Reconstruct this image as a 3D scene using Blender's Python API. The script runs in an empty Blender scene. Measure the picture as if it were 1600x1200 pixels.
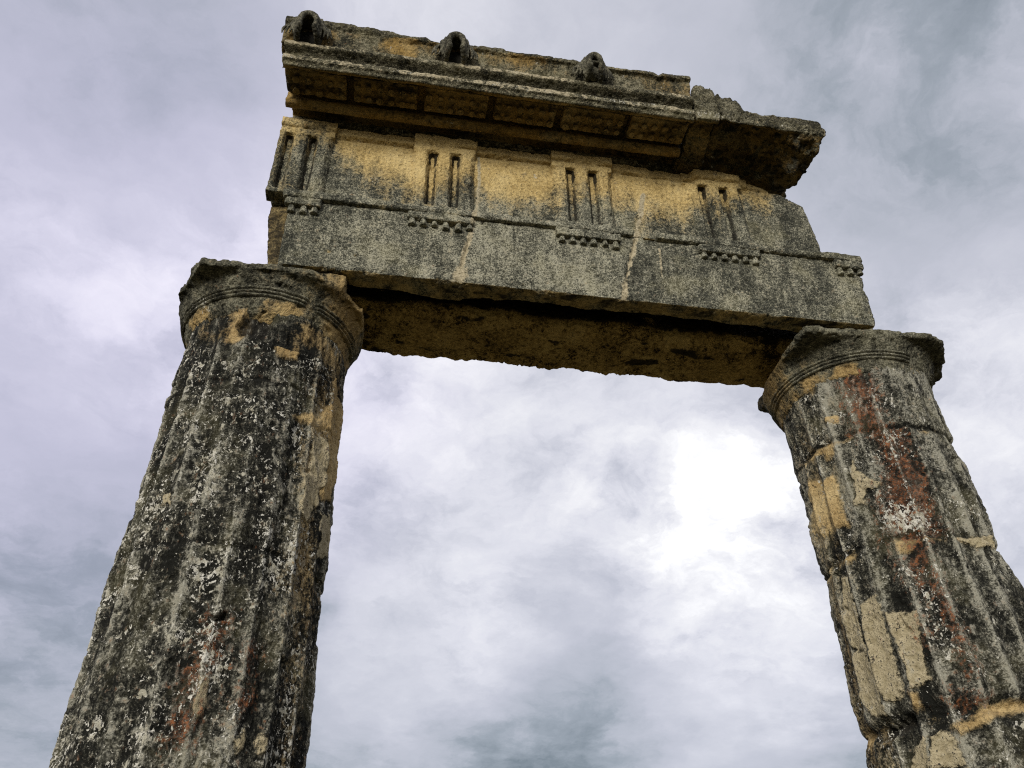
import bpy, bmesh, math, random
import numpy as np
from mathutils import Vector, Matrix, Euler

# ------------------------------------------------------------------ units
# Everything is laid out in "bays" (1 bay = triglyph spacing = 0.8 m); the
# architrave underside is level 0 and the ground is 5.6 bays below it.
S = 0.8
ZG = -5.6
C = bpy.context.scene.collection
rng = np.random.default_rng(7)

# ------------------------------------------------------------------ noise
def _perm(seed):
    p = np.random.default_rng(seed).permutation(256)
    return np.concatenate([p, p]).astype(np.int64)
_G = np.random.default_rng(99).normal(size=(256, 3)); _G /= np.linalg.norm(_G, axis=1)[:, None]

def perlin(P, seed=0):
    P = np.asarray(P, float)
    p = _perm(seed)
    i = np.floor(P).astype(np.int64); f = P - i; i &= 255
    u = f*f*f*(f*(f*6-15)+10)
    out = 0
    for dx in (0, 1):
        wx = u[:, 0] if dx else 1-u[:, 0]
        for dy in (0, 1):
            wy = u[:, 1] if dy else 1-u[:, 1]
            for dz in (0, 1):
                wz = u[:, 2] if dz else 1-u[:, 2]
                h = p[(p[(p[(i[:, 0]+dx) & 255] + i[:, 1]+dy) & 255] + i[:, 2]+dz) & 255]
                g = _G[h]
                out = out + wx*wy*wz*(g[:, 0]*(f[:, 0]-dx)+g[:, 1]*(f[:, 1]-dy)+g[:, 2]*(f[:, 2]-dz))
    return out*1.5

def fbm(P, octaves=4, seed=0, gain=.5):
    a, s, t = 1., 0., 0.
    Q = np.array(P, float)
    for k in range(octaves):
        s = s + a*perlin(Q, seed+k); t += a
        a *= gain; Q = Q*2.03+17.3
    return s/t

def sst(a, b, x):
    t = np.clip((x-a)/(b-a), 0, 1); return t*t*(3-2*t)

# ------------------------------------------------------------------ rough solids (lists of verts, faces)
def box(x0, x1, y0, y1, z0, z1):
    v = [(x, y, z) for x in (x0, x1) for y in (y0, y1) for z in (z0, z1)]
    f = [(0, 1, 3, 2), (4, 6, 7, 5), (0, 4, 5, 1), (2, 3, 7, 6), (0, 2, 6, 4), (1, 5, 7, 3)]
    return v, f

def hull(pts):
    bm = bmesh.new()
    for p in pts: bm.verts.new(p)
    r = bmesh.ops.convex_hull(bm, input=bm.verts)
    bmesh.ops.delete(bm, geom=[g for g in r['geom_interior']+r['geom_unused'] if isinstance(g, bmesh.types.BMVert)], context='VERTS')
    bmesh.ops.recalc_face_normals(bm, faces=bm.faces)
    bm.verts.index_update()
    v = [tuple(x.co) for x in bm.verts]; f = [tuple(x.index for x in q.verts) for q in bm.faces]
    bm.free(); return v, f

def prism(poly, axis, a, b, shear=None):
    """polygon extruded along axis from a to b. axis 'x': poly in (y,z); 'z': (x,y); 'y': (x,z)"""
    def pt(p, t):
        return {'x': (t, p[0], p[1]), 'y': (p[0], t, p[1]), 'z': (p[0], p[1], t)}[axis]
    n = len(poly)
    bm = bmesh.new()
    A = [bm.verts.new(pt(p, a)) for p in poly]; B = [bm.verts.new(pt(p, b)) for p in poly]
    bm.faces.new(A); bm.faces.new(B[::-1])
    for i in range(n): bm.faces.new((A[i], B[i], B[(i+1) % n], A[(i+1) % n]))
    bmesh.ops.triangulate(bm, faces=[f for f in bm.faces if len(f.verts) > 4])
    bmesh.ops.recalc_face_normals(bm, faces=bm.faces)
    bm.verts.index_update()
    v = [tuple(x.co) for x in bm.verts]; f = [tuple(x.index for x in q.verts) for q in bm.faces]
    bm.free()
    if shear: v = [shear(p) for p in v]
    return v, f

def lathe(prof, cx, cy, n=64):
    v, f = [], []
    m = len(prof)
    for i in range(n):
        t = 2*math.pi*i/n
        for r, z in prof: v.append((cx+r*math.cos(t), cy+r*math.sin(t), z))
    for i in range(n):
        j = (i+1) % n
        for k in range(m-1): f.append((i*m+k, j*m+k, j*m+k+1, i*m+k+1))
    f.append(tuple(i*m for i in range(n))[::-1]); f.append(tuple(i*m+m-1 for i in range(n)))
    return v, f

def tube(pts, rad, n=8):
    pts = [Vector(p) for p in pts]; v, f = [], []
    for i, p in enumerate(pts):
        d = (pts[min(i+1, len(pts)-1)]-pts[max(i-1, 0)]).normalized()
        a = d.cross(Vector((0, 1, .3))).normalized(); b = d.cross(a)
        for k in range(n):
            t = 2*math.pi*k/n; v.append(tuple(p+(a*math.cos(t)+b*math.sin(t))*rad[i]))
    for i in range(len(pts)-1):
        for k in range(n):
            l = (k+1) % n; f.append((i*n+k, i*n+l, (i+1)*n+l, (i+1)*n+k))
    f.append(tuple(range(n))[::-1]); f.append(tuple((len(pts)-1)*n+k for k in range(n)))
    return v, f

def ball(c, r, n=14):
    bm = bmesh.new(); bmesh.ops.create_icosphere(bm, subdivisions=3, radius=1)
    v = [(c[0]+r[0]*x.co.x, c[1]+r[1]*x.co.y, c[2]+r[2]*x.co.z) for x in bm.verts]
    bm.verts.index_update(); f = [tuple(x.index for x in q.verts) for q in bm.faces]; bm.free()
    return v, f

# ------------------------------------------------------------------ voxel-unified stone
def unify(solids, voxel):
    V, F = [], []
    for v, f in solids:
        o = len(V); V += list(v); F += [tuple(i+o for i in q) for q in f]
    me = bpy.data.meshes.new('tmp'); me.from_pydata(V, [], F); me.update()
    ob = bpy.data.objects.new('tmp', me); C.objects.link(ob)
    md = ob.modifiers.new('r', 'REMESH'); md.mode = 'VOXEL'; md.voxel_size = voxel; md.adaptivity = 0
    dg = bpy.context.evaluated_depsgraph_get(); dg.update()
    ev = ob.evaluated_get(dg); m2 = ev.to_mesh()
    n = len(m2.vertices); co = np.empty(n*3, np.float32); m2.vertices.foreach_get('co', co)
    nl = len(m2.loops); li = np.empty(nl, np.int32); m2.loops.foreach_get('vertex_index', li)
    npol = len(m2.polygons); ls = np.empty(npol, np.int32); lt = np.empty(npol, np.int32)
    m2.polygons.foreach_get('loop_start', ls); m2.polygons.foreach_get('loop_total', lt)
    ok = lt == 4
    Q = li[ls[ok][:, None]+np.arange(4)[None]]
    ev.to_mesh_clear(); bpy.data.objects.remove(ob); bpy.data.meshes.remove(me)
    return co.reshape(-1, 3).astype(float), Q.astype(np.int64)

def normals(V, Q):
    n = np.cross(V[Q[:, 2]]-V[Q[:, 0]], V[Q[:, 3]]-V[Q[:, 1]])
    N = np.stack([np.bincount(Q.ravel(), np.repeat(n[:, k], 4), len(V)) for k in range(3)], 1)
    return N/np.maximum(np.linalg.norm(N, axis=1), 1e-12)[:, None]

def laplace(V, Q, it):
    a = Q.ravel(); b = np.roll(Q, -1, 1).ravel(); c = np.roll(Q, 1, 1).ravel()
    n = len(V); deg = np.maximum(np.bincount(a, minlength=n)*2., 1)
    W = V.copy()
    for _ in range(it):
        W = np.stack([(np.bincount(a, W[b, k], n)+np.bincount(a, W[c, k], n))/deg for k in range(3)], 1)
    return W

def weather(V, Q, rough=1., erode=8, big=1., seed=0, chips=.0, chip_it=40):
    """worn edges, chipped edges, lumps and pits"""
    soft = laplace(V, Q, erode)
    m = sst(-.15, .45, fbm(V*5., 3, seed+50))[:, None]
    W = V*(1-m)+soft*m
    if chips > 0:
        hard = laplace(V, Q, chip_it)
        c = sst(.62-chips, .75-chips, .5+.8*fbm(V*4.3+9, 4, seed+70))[:, None]
        W = W*(1-c)+hard*c
    N = normals(W, Q)
    d = big*.010*fbm(V*2.6, 3, seed) + rough*(.006*fbm(V*11, 3, seed+5) + .0024*perlin(V*34, seed+9) + .0020*perlin(V*62, seed+10))
    d -= rough*.010*sst(.38, .66, perlin(V*19, seed+12)) + rough*.007*sst(.34, .6, perlin(V*41, seed+13))
    return W+N*d[:, None]

def place(P, loc):
    return (np.asarray(P)-np.asarray(loc))*S

def wloc(p): return Vector((p[0]*S, p[1]*S, (p[2]-ZG)*S))

def make(name, V, F, mat, parent=None, loc=(0, 0, 0), attrs=None, smooth=True):
    """V in bays, world axes; loc = the origin of its thing (bays)"""
    me = bpy.data.meshes.new(name)
    P = place(V, loc)
    if isinstance(F, np.ndarray):
        n, k = F.shape
        me.vertices.add(len(P)); me.vertices.foreach_set('co', P.astype(np.float32).ravel())
        me.loops.add(n*k); me.loops.foreach_set('vertex_index', F.astype(np.int32).ravel())
        me.polygons.add(n); me.polygons.foreach_set('loop_start', np.arange(0, n*k, k, dtype=np.int32))
        me.update(calc_edges=True); me.validate()
    else:
        me.from_pydata([tuple(p) for p in P], [], F); me.update()
    for k, a in (attrs or {}).items():
        at = me.attributes.new(k, 'FLOAT', 'POINT'); at.data.foreach_set('value', np.asarray(a, np.float32))
    me.polygons.foreach_set('use_smooth', np.full(len(me.polygons), smooth))
    me.materials.append(mat)
    o = bpy.data.objects.new(name, me); C.objects.link(o)
    if parent is not None: o.parent = parent
    else: o.location = wloc(loc)
    return o

def tag(o, label, cat, group=None, kind='thing'):
    o['label'] = label; o['category'] = cat; o['kind'] = kind
    if group: o['group'] = group

def thing(name, loc, label, cat, group=None):
    o = bpy.data.objects.new(name, None); C.objects.link(o); o.empty_display_size = .2
    o.location = wloc(loc); tag(o, label, cat, group); return o

# ------------------------------------------------------------------ materials
class NT:
    def __init__(s, tree): s.t = tree
    def n(s, typ, **kw):
        x = s.t.nodes.new(typ)
        for k, v in kw.items(): setattr(x, k, v)
        return x
    def val(s, x, sock):
        if isinstance(x, (int, float)): sock.default_value = x
        elif isinstance(x, tuple): sock.default_value = x if len(sock.default_value) == len(x) else (*x, 1)
        else: s.t.links.new(x, sock)
    def math(s, op, a, b=0., c=None, clamp=False):
        x = s.n('ShaderNodeMath', operation=op); x.use_clamp = clamp
        s.val(a, x.inputs[0]); s.val(b, x.inputs[1])
        if c is not None: s.val(c, x.inputs[2])
        return x.outputs[0]
    def vmath(s, op, a, b=None, out=0):
        x = s.n('ShaderNodeVectorMath', operation=op)
        s.val(a, x.inputs[0])
        if b is not None:
            if op == 'SCALE': s.val(b, x.inputs['Scale'])
            else: s.val(b, x.inputs[1])
        return x.outputs[out]
    def noise(s, vec, scale, detail=3., rough=.55, dist=0., lac=2.):
        x = s.n('ShaderNodeTexNoise'); s.val(vec, x.inputs['Vector'])
        x.inputs['Scale'].default_value = scale; x.inputs['Detail'].default_value = detail
        x.inputs['Roughness'].default_value = rough; x.inputs['Distortion'].default_value = dist
        return x.outputs['Fac']
    def step(s, x, a, b, lo=0., hi=1.):
        m = s.n('ShaderNodeMapRange', interpolation_type='SMOOTHSTEP')
        s.val(x, m.inputs['Value']); s.val(a, m.inputs['From Min']); s.val(b, m.inputs['From Max'])
        m.inputs['To Min'].default_value = lo; m.inputs['To Max'].default_value = hi
        return m.outputs['Result']
    def mix(s, f, a, b):
        m = s.n('ShaderNodeMix', data_type='RGBA')
        s.val(f, m.inputs[0]); s.val(a, m.inputs[6]); s.val(b, m.inputs[7]); return m.outputs[2]
    def ramp(s, x, stops):
        r = s.n('ShaderNodeValToRGB'); s.val(x, r.inputs[0]); e = r.color_ramp.elements
        while len(e) < len(stops): e.new(.5)
        for k, (p, c) in zip(e, stops): k.position = p; k.color = (*c, 1)
        return r.outputs[0]
    def attr(s, name):
        a = s.n('ShaderNodeAttribute'); a.attribute_name = name; return a.outputs['Fac']

def stone(name, dark, mid, light, ochre_a, ochre_b, soot_shade_c=(.012, .011, .009), white_base=.0, white_c=(.62, .60, .52),
          grain=95., bump=1., contrast=1., streak=.4, broad=.7, mott=.9, veil_k=0.):
    m = bpy.data.materials.new(name); m.use_nodes = True
    t = NT(m.node_tree); m.node_tree.nodes.clear()
    out = t.n('ShaderNodeOutputMaterial'); b = t.n('ShaderNodeBsdfPrincipled')
    t.t.links.new(b.outputs[0], out.inputs[0])
    b.inputs['Roughness'].default_value = .95; b.inputs['Specular IOR Level'].default_value = .12
    P = t.vmath('SCALE', t.n('ShaderNodeNewGeometry').outputs['Position'], 1/S)
    nf = t.noise(P, grain, 2.5, .6)
    nv = t.noise(P, grain*.42, 3., .65)
    nm = t.noise(P, 22., 5., .62)
    nl = t.noise(P, 3.2, 6., .6)
    # salt and pepper grain over broad tone
    ns = t.noise(t.vmath('MULTIPLY', P, (9., 9., .9)), 1., 5., .62)
    nb = t.noise(t.vmath('MULTIPLY', P, (1., 1., .6)), 7.5, 5., .68, .4)
    g = t.math('ADD', t.math('MULTIPLY', t.math('SUBTRACT', nf, .5), 1.5*contrast), .5)
    g = t.math('ADD', g, t.math('MULTIPLY', t.math('SUBTRACT', nv, .5), .8*contrast))
    g = t.math('ADD', g, t.math('MULTIPLY', t.math('SUBTRACT', nm, .5), mott))
    g = t.math('ADD', g, t.math('MULTIPLY', t.math('SUBTRACT', nb, .5), broad*1.2))
    g = t.math('ADD', g, t.math('MULTIPLY', t.math('SUBTRACT', ns, .5), streak))
    g = t.math('ADD', g, t.math('MULTIPLY', t.attr('relief'), .42))
    g = t.math('ADD', g, t.math('MULTIPLY', t.math('SUBTRACT', nl, .5), broad), clamp=True)
    col = t.ramp(g, [(.18, dark), (.50, mid), (.82, light)])
    # olive and brownish biofilm drifting over the grey
    col = t.mix(t.math('MULTIPLY', t.step(nl, .50, .66), .45), col, t.mix(.5, col, tuple(.5*v*k for v, k in zip(light, (.95, .88, .50)))))
    # edge breaker shared by the stain and painted-shade masks
    brk = t.math('ADD', t.math('MULTIPLY', t.math('SUBTRACT', nm, .5), .9), t.math('MULTIPLY', t.math('SUBTRACT', nv, .5), .7))
    def mask(a, lo=.42, hi=.58, k=1.):
        return t.step(t.math('ADD', t.attr(a), t.math('MULTIPLY', brk, k)), lo, hi)
    oc = t.ramp(t.math('ADD', t.math('MULTIPLY', nv, .6), t.math('MULTIPLY', nl, .5)), [(.35, ochre_a), (.72, ochre_b)])
    oc = t.mix(t.math('MULTIPLY', t.step(t.math('ADD', t.math('MULTIPLY', nf, .6), t.math('MULTIPLY', nm, .4)), .53, .62), .8), oc, (.075, .058, .032))
    oc = t.mix(t.math('MULTIPLY', t.step(nl, .50, .66), .35), oc, t.mix(.5, oc, (.60, .50, .28)))
    omask = t.step(t.math('ADD', t.math('ADD', t.attr('ochre'), t.math('ADD', t.math('MULTIPLY', brk, 1.05), t.math('MULTIPLY', t.math('SUBTRACT', ns, .5), 1.1))), t.math('MULTIPLY', t.math('SUBTRACT', nf, .5), .9)), .18, .86)
    col = t.mix(t.math('MULTIPLY', omask, .92), col, oc)
    st = t.ramp(t.math('ADD', t.math('MULTIPLY', nv, .5), t.math('MULTIPLY', nm, .5)), [(.36, (.24, .20, .115)), (.62, (.43, .37, .24))])
    st = t.mix(t.step(t.math('ADD', t.math('MULTIPLY', nf, .6), t.math('MULTIPLY', nm, .4)), .55, .62), st, (.04, .038, .03))
    col = t.mix(mask('stucco', .34, .66, k=1.35), col, st)
    rd = t.ramp(t.math('ADD', t.math('MULTIPLY', nv, .6), t.math('MULTIPLY', nm, .4)), [(.38, (.022, .013, .009)), (.50, (.070, .032, .017)), (.62, (.25, .095, .038))])
    rd = t.mix(t.step(nf, .52, .64), rd, (.045, .040, .032))
    col = t.mix(t.math('MULTIPLY', mask('red', .24, 1.0, 2.1), .88), col, rd)
    col = t.mix(t.math('MULTIPLY', mask('soot_shade', .35, .7), .93), col, soot_shade_c)  # dark crust, plus shade painted into recesses and undersides
    # pale lichen: small broken flecks that gather in colonies and along the arrises
    lp = t.vmath('ADD', P, t.vmath('SCALE', P, 0.))
    cl = t.noise(P, 5.5, 4., .6)
    fl = t.noise(lp, 40., 4., .62, .6)
    fl2 = t.noise(t.vmath('MULTIPLY', P, (1., 1., .55)), 74., 3., .6, .5)
    dens = t.math('ADD', t.math('ADD', t.attr('lichen'), white_base), t.math('MULTIPLY', t.math('SUBTRACT', cl, .5), 2.3))
    thr = t.math('SUBTRACT', .665, t.math('MULTIPLY', t.math('MINIMUM', dens, .85), .19))
    w1 = t.step(fl, thr, t.math('ADD', thr, .035))
    w2 = t.step(fl2, t.math('ADD', thr, .01), t.math('ADD', thr, .05))
    wm = t.math('MAXIMUM', w1, w2)
    wm = t.math('MULTIPLY', wm, t.step(dens, -.30, .05))
    # big crusty rosettes and thin run-off veils
    ros = t.noise(P, 11., 2., .5, .9)
    rt_ = t.math('SUBTRACT', .725, t.math('MULTIPLY', t.math('MINIMUM', dens, 1.), .13))
    w3 = t.math('MULTIPLY', t.step(ros, rt_, t.math('ADD', rt_, .02)), t.step(t.math('ADD', t.math('MULTIPLY', nv, .6), t.math('MULTIPLY', nm, .4)), .44, .52))
    wm = t.math('MAXIMUM', wm, t.math('MULTIPLY', w3, t.step(dens, -.2, .2)))
    veil = t.math('MULTIPLY', t.math('MULTIPLY', t.step(t.noise(t.vmath('MULTIPLY', P, (16., 16., 1.1)), 1., 4., .6), .54, .68), t.step(brk, -.05, .2)), veil_k)
    col = t.mix(veil, col, (.30, .29, .235))
    wc = t.mix(t.step(nm, .42, .60), white_c, (.36, .34, .26))
    col = t.mix(t.math('MULTIPLY', wm, .9), col, wc)
    mo = t.ramp(t.math('ADD', t.math('MULTIPLY', nv, .6), t.math('MULTIPLY', nf, .4)), [(.35, (.20, .17, .10)), (.6, (.46, .40, .27))])
    col = t.mix(mask('mortar_highlight', .40, .62), col, mo)  # mortar in the seams, plus cornice ledges painted pale as if lit
    t.val(col, b.inputs['Base Color'])
    # grain relief
    h = t.math('ADD', t.math('MULTIPLY', nf, .45), t.math('MULTIPLY', nv, .9))
    h = t.math('ADD', h, t.math('MULTIPLY', nm, 1.2))
    h = t.math('ADD', h, t.math('MULTIPLY', wm, .12))
    h = t.math('ADD', h, t.math('MULTIPLY', mask('stucco', k=1.0), .45))
    bp = t.n('ShaderNodeBump'); bp.inputs['Strength'].default_value = .85*bump; bp.inputs['Distance'].default_value = .014
    t.val(h, bp.inputs['Height']); t.t.links.new(bp.outputs[0], b.inputs['Normal'])
    return m

M_BEAM = stone('weathered_limestone', (.026, .027, .021), (.112, .110, .080), (.36, .345, .255), (.28, .185, .06), (.72, .545, .235), white_base=-.30, grain=112., contrast=1.2, streak=.75, veil_k=.25, broad=.8, mott=.65)
M_CORN = stone('cornice_limestone', (.014, .014, .010), (.085, .077, .047), (.27, .25, .17), (.12, .075, .019), (.40, .26, .085), white_base=-.30, grain=110.)
M_COL = stone('lichened_column_stone', (.009, .009, .007), (.060, .058, .044), (.27, .26, .205), (.24, .155, .06), (.54, .40, .19), white_base=.14, veil_k=.75, grain=105., contrast=1.0, streak=1.5, broad=1.0, mott=1.1)
M_CAP = stone('capital_stone', (.014, .014, .010), (.080, .076, .053), (.23, .22, .155), (.24, .155, .06), (.50, .36, .155), white_base=-.25, contrast=.9, grain=110., broad=.9)
M_SOF = stone('ochre_soffit_stone', (.02, .013, .006), (.30, .20, .068), (.62, .46, .18), (.24, .15, .045), (.74, .53, .19), white_base=-.5, grain=110., broad=1.6, mott=1.3)
M_LION = stone('carved_spout_stone', (.014, .014, .011), (.062, .058, .041), (.19, .18, .13), (.12, .075, .019), (.30, .20, .07), white_base=-.35, grain=110., contrast=.9, mott=.9, bump=.6)

def facets(V, n, k, seed, box_):
    """angular fracture: each vertex tilts with the plane of its nearest seed"""
    r = np.random.default_rng(seed); lo, hi = np.array(box_)
    p = lo+(hi-lo)*r.random((n, 3)); nn = r.normal(size=(n, 3)); nn /= np.linalg.norm(nn, axis=1)[:, None]
    W = V+.03*np.c_[fbm(V*6, 3, seed), fbm(V*6+4, 3, seed), fbm(V*6+8, 3, seed)]
    d2 = ((W[:, None, :]-p[None])**2).sum(-1); j = d2.argmin(1)
    return k*((V-p[j])*nn[j]).sum(1)

# ------------------------------------------------------------------ stain helpers
def seam(V, pts, w):
    d = np.full(len(V), 9.)
    x, z = V[:, 0], V[:, 2]
    for (a, b), (c, e) in zip(pts[:-1], pts[1:]):
        L = (c-a)**2+(e-b)**2
        t = np.clip(((x-a)*(c-a)+(z-b)*(e-b))/L, 0, 1)
        d = np.minimum(d, np.hypot(x-a-t*(c-a), z-b-t*(e-b)))
    return np.clip(1-.5*d/w, 0, 1)

SEAM_A = [(1.225, .66), (1.20, .42), (1.165, .26), (1.15, .10), (1.12, -.03)]
SEAM_A2 = [(1.245, 1.30), (1.255, 1.0), (1.235, .66)]
SEAM_B = [(2.46, 1.09), (2.41, .85), (2.35, .60), (2.28, .34), (2.23, .15), (2.205, -.03)]
SEAM_C = [(2.50, .50), (2.49, .25)]

def beam_attrs(V, N, seed=0):
    x, y, z = V.T
    front = sst(.3, .6, -N[:, 1])
    w = np.zeros(len(V))
    for pts, wd in ((SEAM_A, .020), (SEAM_A2, .012), (SEAM_B, .022), (SEAM_C, .010)):
        w = np.maximum(w, seam(V, pts, wd))
    w = w*front*sst(.25, .12, y)*(.80+.55*fbm(V*5.5, 4, 35))
    w = np.maximum(w, .95*seam(V, [(1.15, .10), (1.135, .03)], .045)*front*sst(.25, .12, y))
    # sheltered upper frieze keeps its ochre skin, grey crust below; soffits ochre too
    n1 = fbm(np.c_[x*1.6, y, z*1.1], 4, 31); n2 = fbm(V*7, 3, 33)
    hi = np.interp(x, [-.3, .15, .3, .9, 1.1, 1.6, 2.0, 2.6, 3.0, 3.3, 3.8], [1.36, 1.20, .98, .84, 1.04, .88, 1.06, .93, 1.10, 1.32, 1.62])
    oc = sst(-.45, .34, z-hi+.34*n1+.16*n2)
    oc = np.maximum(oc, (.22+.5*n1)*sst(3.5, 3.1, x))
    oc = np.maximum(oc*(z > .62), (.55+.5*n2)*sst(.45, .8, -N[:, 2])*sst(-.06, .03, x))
    oc = np.maximum(oc, .55*seam(V, [(2.37, .70), (2.48, 1.15)], .05)*(z > .6))
    xs = x-.40*(z-.3)
    piece = -.22*sst(.45, .0, x)+.14*sst(1.16, 1.19, x-.15*(z-.3))-.26*sst(2.27, 2.30, xs)+.10*fbm(np.c_[x*.9, y*0, z*.9], 2, 37)
    return {'relief': piece*np.where(z < .64, 1.2, .8)*front+.25*sst(.12, .0, z)*front*fbm(V*4, 3, 38), 'mortar_highlight': w, 'ochre': oc, 'lichen': .15*sst(.1, .5, n1)}

# ------------------------------------------------------------------ front architrave
arch = thing('architrave', (2.0, .1, 0), 'grey speckled front stone beam with peg strips, resting across both columns', 'architrave')
AL = (2.0, .1, 0)
prof = [(0, 0), (0, .60), (.30, .60), (.28, .50), (.20, .36), (.150, .02), (.135, 0)]
sol = [prism(prof, 'x', .02, 3.985, shear=lambda p: (p[0]-(.025 if p[0] > 3 else 0)*(1-p[2]/.6), p[1], p[2])),
       hull([(.06, .09, .628), (-.135, .10, .628), (-.135, .3, .628), (.1, .3, .6), (.06, .09, .0), (-.045, .10, .02), (-.03, .3, .02), (.1, .3, .0)])]
V, Q = unify(sol, .0085)
# wavy broken inner edge of the soffit
k = sst(.06, .14, V[:, 1])*sst(.30, .05, V[:, 2])
V[:, 1] += k*(.07*fbm(np.c_[V[:, 0]*2.2, V[:, 0]*0, V[:, 0]*0+3], 5, 5)+.02*np.sin(V[:, 0]*2.1))
for pts, wd, dp in (([(.05, .235), (.10, .20), (.16, .212), (.21, .195), (.27, .15), (.33, .14)], .008, .022), ([(1.19, .38), (1.172, .27), (1.16, .22), (1.14, .10), (1.12, -.01)], .007, .030),
                    ([(2.335, .56), (2.30, .42), (2.27, .32), (2.24, .18), (2.205, -.01)], .007, .026), ([(1.48, .33), (1.55, .34), (1.58, .30)], .012, .014)):
    dd = 2*wd*(1-seam(V, pts, wd))
    V[:, 1] += dp*np.exp(-(dd/wd)**2)*(V[:, 1] < .05)*(seam(V, pts, wd) > 0)
V = weather(V, Q, 1.1, 6, .9, 11, chips=.10, chip_it=30)
N = normals(V, Q); a = beam_attrs(V, N)
x, y, z = V.T
brk_ = sst(.04, .0, x)*sst(.02, .07, y)
a['soot_shade'] = np.maximum(sst(.13, .17, y)*sst(.02, .06, z)*.95*(x > .05), .60*brk_)  # shade painted into the gap between the beams; broken left end darker
a['soot_shade'] = np.maximum(a['soot_shade'], .62*sst(.5, .8, -N[:, 2])*sst(-.05, .30, fbm(V*np.array([4, 9, 4.]), 4, 36)))
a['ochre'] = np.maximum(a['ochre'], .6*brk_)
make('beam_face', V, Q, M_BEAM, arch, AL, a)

def taenia(x0, x1, seed):
    V, Q = unify([box(x0, x1, -.034, .02, .574, .636)], .008)
    V = weather(V, Q, .8, 6, .5, seed, chips=.12, chip_it=18)
    N = normals(V, Q); a = beam_attrs(V, N); a['ochre'] *= .3
    return make('taenia', V, Q, M_BEAM, arch, AL, a)
taenia(-.03, 2.325, 21); taenia(2.475, 4.0, 22)

gut_me = []
def gutta_mesh(seed, r=.0245, h=.058):
    V, Q = unify([lathe([(r*.72, .01), (r*.95, -h*.5), (r*1.12, -h), (r*.9, -h*1.04)], 0, 0, 18)], .0055)
    return weather(V, Q, .45, 3, .5, seed), Q
GUT = [gutta_mesh(s) for s in (3, 4, 5)]
def put_gutta(parent, meshes, p, base_loc, mat, sc=1.):
    """one peg; copies share three meshes"""
    k = random.randrange(len(meshes))
    me = meshes[k]
    o = bpy.data.objects.new('gutta', me); C.objects.link(o); o.parent = parent
    o.location = Vector(place([p], base_loc)[0]); o.scale = (sc, sc, sc*random.uniform(.8, 1.1)); o.rotation_euler.z = random.uniform(0, 6)
    return o
def gutta_data(arr, mat, ochre):
    out = []
    for V, Q in arr:
        o = make('gutta', V, Q, mat, arch, (0, 0, 0), {'ochre': np.full(len(V), ochre)})
        out.append(o.data); bpy.data.objects.remove(o)
    return out
random.seed(5)
GM_BEAM = gutta_data(GUT, M_BEAM, 0.)
for i, (xc, x0, x1, keep) in enumerate([(0, -.01, .222, (3, 4, 5)), (1, .776, 1.224, (0, 1, 2, 3, 4, 5)), (2, 1.776, 2.224, (0, 1, 2, 3, 4, 5)),
                                        (3, 2.776, 3.224, (0, 1, 2, 3, 4, 5)), (4, 3.776, 3.998, (0, 1, 2))]):
    V, Q = unify([box(x0, x1, -.038, .02, .500, .569)], .007)
    V = weather(V, Q, .7, 5, .4, 40+i, chips=.12, chip_it=12)
    N = normals(V, Q); a = beam_attrs(V, N); a['ochre'] *= .3
    rg = make('regula', V, Q, M_BEAM, arch, AL, a)
    for k in keep:
        g = put_gutta(rg, GM_BEAM, (xc-.187+k*.075+random.uniform(-.004, .004), -.008, .503), AL, M_BEAM, random.choice((1, 1, .95, .85)))

# ------------------------------------------------------------------ rear beam
RL = (2.0, .6, 0)
V, Q = unify([prism([(.46, .60), (.40, .30), (.345, .10), (.36, .035), (.43, 0), (.82, .0), (.84, .05), (.83, .60)], 'x', .05, 3.97)], .009)
x, y, z = V.T
rag = sst(.55, .80, y)*sst(.35, .0, z)
V[:, 1] += rag*(.035*fbm(np.c_[x*3, x*0, z*2], 4, 61)+.022*perlin(np.c_[x*13, z*4, x*0], 62)-.02)
V[:, 2] += rag*(.022*fbm(np.c_[x*16, x*0, y*6], 4, 63))
V[:, 1] += sst(.60, .39, y)*sst(.3, 0, z)*(.12*fbm(np.c_[x*2.4, x*0, x*0+7], 5, 64)-.02)
V = weather(V, Q, 1.9, 5, 1.6, 65, chips=.12, chip_it=14)
N = normals(V, Q)
dk = sst(.10, .34, fbm(V*np.array([2.6, 5, 5]), 5, 66))
o = make('backing_beam', V, Q, M_SOF, None, RL, {'soot_shade': np.maximum(.80*dk, .9*sst(.03, .12, z)*sst(.55, .45, y)*sst(-.75, -.05, fbm(V*5, 4, 68))), 'ochre': .5+.7*fbm(V*2.2, 3, 67)})  # gap side painted with shade, over random dark patches
tag(o, 'rough ochre brown rear stone beam with ragged lower edge behind the front beam', 'architrave')

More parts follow.
